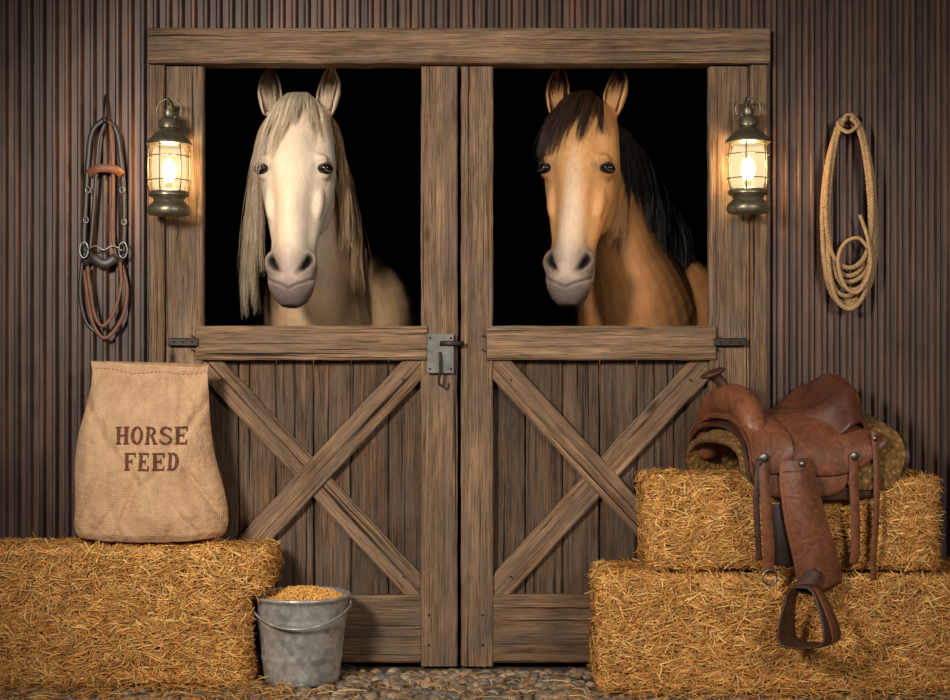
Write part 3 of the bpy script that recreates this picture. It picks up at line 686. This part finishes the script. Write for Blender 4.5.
# ---------------- horses ----------------
HT=[(0.00,-.020,.042,-.02,.066,.03,.045,.09,.105),(.035,-.052,.058,-.045,.084,.02,.058,.11,.13),(.10,-.080,.070,-.060,.100,.02,.065,.13,.155),
(.20,-.096,.076,-.070,.111,.01,.07,.15,.17),(.32,-.099,.072,-.070,.116,.015,.080,.165,.18),(.44,-.094,.054,-.064,.107,.030,.078,.16,.175),
(.56,-.088,.042,-.060,.086,.018,.060,.115,.13),(.68,-.081,.040,-.057,.070,.004,.046,.075,.088),(.76,-.076,.047,-.056,.072,.0,.046,.058,.068),
(.83,-.073,.053,-.054,.075,-.005,.048,.05,.060),(.90,-.067,.052,-.050,.067,-.005,.044,.045,.054),(.95,-.055,.041,-.040,.052,0,.036,.038,.046),(.985,-.03,.022,-.022,.028,0,.018,.02,.026)]
def hair(name,parent,sheets,M):
    Vs=[];Fs=[];Cs=[];o=0
    for sh in sheets:
        gd,n,rad,noise,cols=sh[:5]; lmin=sh[5] if len(sh)>5 else .6; K=sh[6] if len(sh)>6 else 26
        S=18
        G=[spline([list(M@Vector(p)) if M is not None else p for p in g],S) for g in gd]
        G=np.array(G); ng=len(G)
        ck=np.sort(rng.random(K)); cl_len=rng.uniform(lmin,1.0,K); cl_off=rng.normal(0,1,(K,3))*noise*np.array([1.2,.5,.3]); cl_c=rng.uniform(.84,1.1,K)
        ph=rng.uniform(0,6.28,K); fr=rng.uniform(5,10,K)
        tt=np.linspace(0,1,S)
        def samp(u):
            u=np.clip(u,0,1)*(ng-1); i=np.minimum(u.astype(int),ng-2); f=(u-i)[:,None]; r=np.arange(S)
            return G[i,r]*(1-f)+G[i+1,r]*f
        for k in range(n):
            u0=rng.random(); c=int(np.argmin(np.abs(ck-u0))); 
            uu=ck[c]+(u0-ck[c])*(1-.62*tt**.9); P=samp(uu)
            P=P+cl_off[c]*(tt**1.2)[:,None]
            P=P+np.stack([np.sin(tt*fr[c]+ph[c])*noise*.75*tt,0.3*np.cos(tt*5+ph[c])*noise*tt,0*tt],1)
            P=P+rng.normal(0,1,3)*noise*.38*(.25+tt)[:,None]
            if rng.random()<.14: P=P+np.stack([np.sin(tt*4+rng.uniform(0,6))*noise*1.8*tt,-abs(rng.normal(0,noise*.5))*tt,0*tt],1)
            ln=cl_len[c]*rng.uniform(.65,1.0)
            idx=np.linspace(0,ln*(S-1),S); P=np.stack([np.interp(idx,np.arange(S),P[:,a]) for a in range(3)],1)
            T=np.gradient(P,axis=0); T/=np.linalg.norm(T,axis=1,keepdims=True)+1e-9
            A=np.cross(T,np.array([0,1.,0.01])); A/=np.linalg.norm(A,axis=1,keepdims=True)+1e-9; B=np.cross(T,A)
            r=rad*(1-0.85*tt[:,None]**1.5)*rng.uniform(.6,1.2)
            ring=np.stack([P+A*r,P-A*r*.5+B*r*.87,P-A*r*.5-B*r*.87],1).reshape(-1,3)
            Vs.append(ring)
            b=np.arange(S-1)[:,None]*3+o
            for a,c_ in((0,1),(1,2),(2,0)): Fs.append(np.concatenate([b+a,b+c_,b+3+c_,b+3+a],1))
            o+=S*3; cc=np.array(cols[rng.integers(len(cols))][:3])*cl_c[c]*rng.uniform(.85,1.1); Cs.append(np.tile(np.append(cc,1),(S*3,1)))
    return fast_mesh(name,np.vstack(Vs),np.vstack(Fs),np.vstack(Cs),M_hair,parent,True)
EX,EY,EZ=.097,-.052,-.256
def horse(name,poll,yaw,pitch,roll,neck,trunk,legs,paint,earcols,hairfn,lat):
    e=empty(name); L=0.72
    M=Matrix.Translation(poll)@Matrix.Rotation(math.radians(yaw),4,'Z')@Matrix.Rotation(math.radians(roll),4,'Y')@Matrix.Rotation(math.radians(-pitch),4,'X')@Matrix.Diagonal((1.16,1.06,1.055,1))
    mb=MB(); T=spline(HT,48); R=[]
    for s,yf,xc,yc,xs,ys,xb,yb,y0 in T:
        ctl=[(0,yf),(xc,yc),(xs,ys),(xb,yb),(0,y0),(-xb,yb),(-xs,ys),(-xc,yc)]
        R.append([np.array(M@Vector((a,b,-s*L))) for a,b in spline(ctl,32,closed=True)])
    mb.rings(R)
    for sx in(-1,1):
        mb.ell((sx*(EX-.012),EY+.016,EZ),(.030,.034,.032),M)
        mb.ell((sx*.078,-.058,EZ+.034),(.026,.022,.014),M)
        mb.ell((sx*.069,-.012,-.345),(.022,.03,.075),M)
        mb.ell((sx*.052,-.040,-.572),(.027,.026,.046),M)
        mb.ell((sx*.026,-.048,-.640),(.026,.022,.028),M)
        mb.ell((sx*.054,.09,-.31),(.052,.085,.13),M)
        mb.ell((sx*.074,.02,-.02),(.028,.03,.05),M)
    mb.ell((0,-.044,-.652),(.040,.026,.026),M)
    mb.ell((0,.000,-.686),(.034,.036,.022),M)
    nk=spline(neck,30); mb.tube(nk[:,:3],nk[:,3],28,lat=lat,r2=nk[:,4])
    tk=spline(trunk,30); mb.tube(tk[:,:3],tk[:,3],28,lat=lat,r2=tk[:,4])
    for lg in legs:
        l=spline(lg,30); mb.tube(l[:,:3],l[:,3],14,lat=(1,0,0),r2=l[:,4])
    o=mb.obj('tmp',M_fur,e,True,mods=[('REMESH',dict(mode='VOXEL',voxel_size=0.006)),('SMOOTH',dict(factor=0.5,iterations=8))])
    dg=bpy.context.evaluated_depsgraph_get(); ev=o.evaluated_get(dg); me=bpy.data.meshes.new_from_object(ev)
    bpy.data.objects.remove(o)
    n=len(me.vertices); V=np.zeros(n*3); me.vertices.foreach_get('co',V); V=V.reshape(-1,3)
    Mi=np.array(M.inverted()); Lc=V@Mi[:3,:3].T+Mi[:3,3]
    x,y,z=Lc[:,0],Lc[:,1],Lc[:,2]; d=np.zeros_like(Lc)
    g=lambda cx,cy,cz,sx,sy,sz: np.exp(-((x-cx)/sx)**2-((y-cy)/sy)**2-((z-cz)/sz)**2)
    def nosf(sx,k=1.0):
        u=(sx*x-.054)-0.45*(z+.575)+8.0*(z+.575)**2; return np.exp(-(u/(.0100*k))**2-((z+.575)/(.025*k))**2-((y+.062)/.040)**2)
    for sx in(-1,1):
        d+=nosf(sx)[:,None]*np.array([-sx*.009,.042,.004])
        d+=(nosf(sx,1.9)-nosf(sx,1.15))[:,None]*np.array([sx*.003,-.004,0])
        d+=g(sx*.062,-.078,-.165,.022,.05,.036)[:,None]*np.array([0,.013,0])
        d+=g(sx*.062,-.060,-.38,.016,.04,.09)[:,None]*np.array([-sx*.004,.008,0])
        d+=g(sx*.062,-.050,-.49,.020,.05,.045)[:,None]*np.array([-sx*.006,.004,0])
        d+=g(sx*.080,-.078,EZ-.03,.020,.03,.018)[:,None]*np.array([0,.005,0])
    d+=g(0,-.09,-.17,.05,.05,.08)[:,None]*np.array([0,-.006,0])
    d+=g(0,-.07,-.635,.010,.04,.035)[:,None]*np.array([0,.005,0])
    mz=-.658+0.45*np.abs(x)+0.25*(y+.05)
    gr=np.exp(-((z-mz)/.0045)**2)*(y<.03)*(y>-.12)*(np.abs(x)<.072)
    cen=np.array([0,.0,-.64]); dr=cen-Lc; dr/=np.linalg.norm(dr,axis=1,keepdims=True)+1e-9
    d+=gr[:,None]*dr*.009
    Lc2=Lc+d; Mf=np.array(M); V=Lc2@Mf[:3,:3].T+Mf[:3,3]; me.vertices.foreach_set('co',V.ravel()); me.update()
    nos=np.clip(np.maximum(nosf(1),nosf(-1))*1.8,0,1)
    C=paint(x,y,z,V,nos,gr)
    def eyf(s): return np.exp(-((x-s*EX)/.030)**2-((z-EZ)/.017)**2-((y-EY)/.035)**2)
    eye=np.maximum(eyf(1),eyf(-1))
    ec=np.array([.03,.018,.012]); kk=np.clip(eye*1.1,0,.9)[:,None]; C=C*(1-kk)+ec*kk
    mot=np.array([mnoise.noise(Vector(p*14))+.5*mnoise.noise(Vector(p*38)) for p in V])
    C=C*(1+.10*mot)[:,None]
    ca=me.color_attributes.new('Col','FLOAT_COLOR','POINT'); ca.data.foreach_set('color',np.concatenate([C,np.ones((n,1))],1).astype(np.float32).ravel())
    me.materials.clear(); me.materials.append(M_fur); me.polygons.foreach_set('use_smooth',[True]*len(me.polygons))
    bo=bpy.data.objects.new('body',me); link(bo,e)
    Nn=np.zeros(n*3); me.vertices.foreach_get('normal',Nn); Nn=Nn.reshape(-1,3)
    ok=np.where((V[:,1]<1.15)&(V[:,2]>1.0)&(Nn[:,1]<.5)&(nos<.25)&(eye<.2)&(gr<.3))[0]
    ids=rng.choice(ok,size=70000); p=V[ids]+rng.normal(0,.002,(len(ids),3)); nn=Nn[ids]
    hd=(Lc[ids,2]>-.75)&(Lc[ids,1]<.16); down=np.where(hd[:,None],-Mf[:3,2][None,:],np.array([[0.25,.35,-1.]]))+rng.normal(0,.15,(len(ids),3))
    tg=down-nn*np.sum(down*nn,1)[:,None]; tg/=np.linalg.norm(tg,axis=1,keepdims=True)+1e-9
    dd=tg+nn*rng.uniform(.06,.18,len(ids))[:,None]; LL=rng.uniform(.006,.011,(len(ids),1)); wv=np.cross(tg,nn); wv*=.0004
    a0=p-nn*.0005; a1=p+dd*LL
    VV=np.stack([a0-wv,a0+wv,a1+wv*.3,a1-wv*.3],1).reshape(-1,3); FF=np.arange(len(ids)*4).reshape(-1,4)
    cc=C[ids]*rng.uniform(.95,1.15,(len(ids),1)); CC=np.repeat(np.concatenate([cc,np.ones((len(ids),1))],1),4,0)
    fast_mesh('coat_hair',VV,FF,CC,M_hair,e)
    mb=MB()
    for sx in(-1,1): mb.ell((sx*(EX-.002),EY-.002,EZ),(.024,.026,.019),M,24)
    mb.obj('eyes',M_eye,e)
    mb=MB()
    for sx in (-1,1):
        c=Vector((sx*(EX-.002),EY-.002,EZ)); 
        for zz,rr in ((.0140,.0060),(-.0130,.0042)):
            pts=[]
            for t in np.linspace(-1,1,16):
                an=0.66+t*1.05; dv=Vector((sx*math.sin(an)*.024,-math.cos(an)*.026,0))
                q=.98-.22*(1-t*t); pts.append(np.array(M@(c+dv*q+Vector((0,0,zz*(1-t*t)+.003*(-t))))))
            mb.tube(pts,[rr*(1-.6*abs(t)) for t in np.linspace(-1,1,16)],8,col=tuple(earcols[2])+(1,))
    mb.obj('eyelids',M_fur,e)
    for nm,sx in(('ear_right',-1),('ear_left',1)):
        for part,ins,colr in(('',0,earcols[0]),('_inner',1,earcols[1])):
            mb=MB(); R=[]
            for v in np.linspace(0,1,22):
                w=np.interp(v,[0,.15,.4,.65,.85,.95,1],[.024,.031,.036,.031,.019,.009,.001])*(1 if not ins else .72)
                ctr=Vector((sx*(.084+.024*v-.016*v**3),.0+.01*v,-.045+.178*v*(1 if not ins else .90)+(.012 if ins else 0)))
                open_=np.interp(v,[0,.2,1],[.95,1.1,.95])
                ring=[]
                for t in np.linspace(-1,1,17):
                    a=t*math.pi*.60*open_; xx=w*math.sin(a); yy=w*.75*math.cos(a)-w*.2-(0.004 if ins else 0)
                    tw=sx*(.30); X=xx*math.cos(tw)+yy*math.sin(tw)*1; Y=-xx*math.sin(tw)+yy*math.cos(tw)
                    ring.append(np.array(M@(ctr+Vector((X,Y,0)))))
                R.append(ring)
            mb.rings(R,cap=False,closed=False,col=tuple(colr)+(1,))
            mb.obj(nm+part,M_fur,e,True,mods=[('SOLIDIFY',dict(thickness=.006 if not ins else .002,offset=0))])
    g2=[]
    for sx in (-1,1):
        sh=[[(sx*(.084+q),-.005,-.03),(sx*(.088+q),-.022,.01),(sx*(.094+q*1.2),-.024,.05),(sx*(.096+q),-.016,.085)] for q in (-.018,0,.018)]
        g2.append((sh,160,.0011,.004,[tuple(earcols[0])+(1,)],.5,10))
    hair('ear_hair',e,g2,M)
    hairfn(e,M)
    return e
cream=np.array(lin(240,218,192)[:3]); cream2=np.array(lin(210,170,128)[:3]); pink=np.array(lin(166,140,130)[:3]); gray=np.array(lin(92,76,72)[:3])
def sm(a,b,t): t=np.clip((t-a)/(b-a),0,1); return t*t*(3-2*t)
def paint1(x,y,z,V,nos,gr):
    C=np.tile(cream,(len(x),1)); k=sm(.10,.32,y)[:,None]; k=np.maximum(k,sm(.40,.6,V[:,1])[:,None]); C=C*(1-k)+cream2*k
    hd=(V[:,1]<.45)&(y<.12)&(z>-.8)&(z<-.4)
    mz=(sm(-.49,-.60,z)*hd)[:,None]*.75; C=C*(1-mz)+pink*mz
    m2=(np.maximum(sm(-.60,-.68,z),np.exp(-((np.abs(x)-.052)/.034)**2-((z+.575)/.055)**2))*hd)[:,None]*.8; C=C*(1-m2)+gray*m2
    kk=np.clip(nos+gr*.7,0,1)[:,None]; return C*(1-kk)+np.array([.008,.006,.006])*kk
def hair1(e,M):
    col=[lin(246,230,204),lin(234,210,174),lin(220,190,148),lin(250,240,222)]; col2=[lin(206,168,122),lin(226,194,152),lin(180,140,98)]
    sh=[([[(-.055,-.02,.0),(-.078,-.060,-.05),(-.096,-.080,-.12),(-.112,-.070,-.19),(-.126,-.035,-.28),(-.130,-.01,-.38)],
          [(-.030,-.03,.02),(-.044,-.092,-.04),(-.062,-.110,-.12),(-.078,-.104,-.19),(-.094,-.088,-.26),(-.106,-.065,-.34)],
          [(0,-.03,.022),(-.002,-.099,-.04),(-.010,-.118,-.12),(-.022,-.117,-.18),(-.034,-.113,-.25),(-.044,-.106,-.31)],
          [(.030,-.03,.02),(.038,-.094,-.04),(.044,-.112,-.10),(.046,-.114,-.15),(.046,-.112,-.20),(.044,-.106,-.24)],
          [(.055,-.02,.0),(.074,-.064,-.04),(.090,-.082,-.09),(.100,-.078,-.13),(.108,-.064,-.17),(.112,-.05,-.20)]],1500,.0010,.009,col,.22,30),
        ([[(-.07,.03,.0),(-.110,.02,-.08),(-.130,.04,-.2),(-.135,.06,-.35),(-.128,.07,-.52),(-.120,.08,-.68)],
          [(-.06,.08,.0),(-.118,.07,-.10),(-.146,.09,-.25),(-.160,.10,-.42),(-.164,.11,-.62),(-.160,.12,-.78)]],2200,.0013,.012,col+col2,.55,28),
        ([[(.07,.06,.0),(.108,.06,-.06),(.122,.09,-.16),(.124,.13,-.28),(.12,.15,-.40)],
          [(.06,.10,.0),(.112,.10,-.10),(.130,.14,-.25),(.140,.18,-.42),(.145,.20,-.60)]],700,.0014,.010,col2,.5,18),
        ([[(.0,.10,.02),(-.10,.16,-.08),(-.14,.2,-.3),(-.15,.22,-.6)],[(.0,.22,-.05),(-.13,.3,-.2),(-.17,.34,-.45),(-.18,.34,-.7)]],600,.002,.012,col2),
        ([[(.0,.10,.02),(.10,.16,-.08),(.14,.2,-.3),(.15,.22,-.6)],[(.0,.22,-.05),(.12,.3,-.2),(.16,.34,-.45),(.17,.34,-.68)]],500,.002,.012,col2)]
    hair('mane_and_forelock',e,sh,M)
def legset(cx,cy,cx2,cy2,sp=.15):
    out=[]
    for s in(-1,1):
        out.append([(cx+s*sp,cy,1.0,.10,.14),(cx+s*sp,cy-.01,.75,.06,.08),(cx+s*sp,cy,.5,.045,.05),(cx+s*sp,cy,.42,.042,.045),(cx+s*sp,cy,.2,.028,.032),(cx+s*sp,cy-.01,.12,.034,.038),(cx+s*sp,cy-.03,.05,.048,.055),(cx+s*sp,cy-.04,.012,.055,.065)])
        out.append([(cx2+s*sp,cy2,1.05,.12,.2),(cx2+s*sp,cy2-.06,.8,.09,.12),(cx2+s*sp,cy2+.08,.55,.05,.06),(cx2+s*sp,cy2+.1,.48,.045,.05),(cx2+s*sp,cy2+.05,.22,.03,.034),(cx2+s*sp,cy2+.03,.12,.034,.038),(cx2+s*sp,cy2,.05,.048,.055),(cx2+s*sp,cy2,.012,.055,.065)])
    return out
y0=.32
p1=(WX(299,y0),y0,WZ(102,y0))
horse('horse',p1,-3,12,0,
 [(p1[0],.42,1.80,.090,.12),(-.615,.52,1.66,.115,.17),(-.60,.64,1.42,.17,.23),(-.59,.74,1.20,.23,.27),(-.575,.95,1.12,.28,.30)],
 [(-.565,.64,1.16,.17,.16),(-.560,.74,1.17,.29,.27),(-.560,.95,1.17,.33,.32),(-.57,1.5,1.10,.31,.31),(-.58,1.9,1.12,.28,.29),(-.58,2.15,1.15,.2,.24),(-.58,2.25,1.15,.08,.1)],
 legset(-.575,.86,-.58,2.0),paint1,(np.array(lin(224,196,164)[:3]),np.array(lin(150,116,92)[:3]),np.array(lin(84,68,60)[:3])),hair1,(1,0,0))
tan=np.array(lin(214,158,100)[:3]); tan2=np.array(lin(200,138,82)[:3]); white=np.array(lin(236,212,184)[:3])
def paint2(x,y,z,V,nos,gr):
    C=np.tile(tan,(len(x),1)); k=sm(.0,.22,y)[:,None]; C=C*(1-k)+tan2*k
    face=(V[:,1]<.6)&(z>-.78)&(z<.05)&(y<0.03)
    w=np.interp(-z,[0,.12,.2,.35,.5,.58,.7],[.0,.0,.020,.028,.040,.055,.06])
    b=(1-sm(.3,1.7,np.abs(x-.004)/np.maximum(w,1e-4)))*face*sm(.12,.45,-z)*.8; C=C*(1-b[:,None])+white*b[:,None]
    dk=(np.exp(-((np.abs(x)-.1)/.05)**2-((z+.26)/.06)**2)*(y<.05)*.35)[:,None]*face[:,None]; C=C*(1-dk)+np.array(lin(90,55,32)[:3])*dk
    hd=(V[:,1]<.45)&(y<.12)&(z>-.8)&(z<-.4)
    mz=(sm(-.47,-.58,z)*hd)[:,None]*(.9-.5*b[:,None]); C=C*(1-mz)+np.array(lin(156,138,130)[:3])*mz
    m2=(np.maximum(sm(-.60,-.68,z),np.exp(-((np.abs(x)-.052)/.034)**2-((z+.575)/.055)**2))*hd)[:,None]*.85; C=C*(1-m2)+gray*.85*m2
    lg=sm(.6,.45,V[:,2])[:,None]; C=C*(1-lg)+np.array(lin(40,28,22)[:3])*lg
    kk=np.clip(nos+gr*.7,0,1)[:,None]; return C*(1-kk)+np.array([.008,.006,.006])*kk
def hair2(e,M):
    col=[lin(46,30,22),lin(70,44,30),lin(32,23,18),lin(92,58,38)]; blk=[lin(30,23,19),lin(44,33,27),lin(20,16,14)]
    sh=[([[(-.055,-.01,.0),(-.085,-.05,-.05),(-.112,-.070,-.12),(-.132,-.05,-.20),(-.146,-.02,-.30)],
          [(-.03,-.03,.025),(-.050,-.092,-.03),(-.076,-.110,-.11),(-.098,-.105,-.19),(-.116,-.085,-.28)],
          [(0,-.03,.03),(-.01,-.104,-.03),(-.028,-.122,-.10),(-.048,-.122,-.18),(-.066,-.116,-.27)],
          [(.025,-.03,.025),(.032,-.100,-.03),(.030,-.118,-.09),(.024,-.120,-.15),(.014,-.116,-.23)],
          [(.05,-.02,.0),(.068,-.072,-.04),(.078,-.092,-.09),(.082,-.093,-.13),(.084,-.084,-.17)]],3200,.0012,.009,col,.38,34),
        ([[(-.06,.02,.0),(-.115,.01,-.08),(-.130,.02,-.18),(-.128,.05,-.28)],[(-.06,.06,.0),(-.12,.05,-.08),(-.135,.07,-.2),(-.13,.09,-.34)]],500,.0018,.009,col,.5,16)]
    hair('forelock',e,sh,M)
    g=[]
    for k,(rx,ry,rz) in enumerate([(.40,.36,1.93),(.44,.42,1.90),(.50,.50,1.83),(.56,.60,1.72),(.62,.70,1.60)]):
        dx=.085+.018*k
        g.append([(rx,ry,rz),(rx+dx,ry+.02,rz-.05),(rx+dx+.045,ry+.03,rz-.20),(rx+dx+.045,ry+.03,rz-.38),(rx+dx+.015,ry+.02,rz-.58)])
    hair('mane',e,[(g,4200,.0017,.018,blk,.55,34)],None)
p2=(WX(586,y0),y0,WZ(102,y0))
horse('horse.001',p2,-17,13,2.0,
 [(p2[0]+.03,.43,1.80,.090,.13),(.47,.53,1.66,.12,.18),(.55,.64,1.44,.16,.23),(.63,.74,1.22,.23,.27),(.68,.95,1.14,.27,.30)],
 [(.63,.64,1.16,.17,.16),(.65,.74,1.17,.28,.27),(.70,.95,1.17,.31,.32),(.76,1.5,1.10,.30,.31),(.80,1.9,1.12,.28,.29),(.82,2.15,1.15,.2,.24),(.83,2.25,1.15,.08,.1)],
 legset(.68,.88,.80,2.0),paint2,(tan*.95,np.array(lin(110,72,46)[:3]),np.array(lin(56,38,28)[:3])),hair2,(1,0,0))

# ---------------- light, world, camera ----------------
w=bpy.data.worlds.new('World'); sc.world=w; w.use_nodes=True
w.node_tree.nodes['Background'].inputs[0].default_value=(1,0.95,0.9,1); w.node_tree.nodes['Background'].inputs[1].default_value=0.05
def spot(name,loc,target,rad,energy,color,size,blend=1.0):
    L=bpy.data.lights.new(name,'SPOT'); L.shadow_soft_size=rad; L.energy=energy; L.color=color; L.spot_size=math.radians(size); L.spot_blend=blend
    o=bpy.data.objects.new(name,L); o.location=loc; o.rotation_euler=(Vector(target)-Vector(loc)).to_track_quat('-Z','Y').to_euler(); link(o)
spot('key_light',(-1.7,-3.5,2.2),(0,0,1.0),0.3,600,(1,0.95,0.87),64)
spot('fill_light',(1.9,-3.6,1.9),(0.15,0,0.85),0.5,215,(1,0.93,0.84),66)
cam=bpy.data.cameras.new('camera'); co=bpy.data.objects.new('camera',cam); link(co)
co.location=(0,-D,HZ); co.rotation_euler=(math.pi/2,0,0); cam.sensor_width=36; cam.lens=36*D*300/950; cam.shift_y=10/950
sc.camera=co
sc.view_settings.view_transform='Standard'
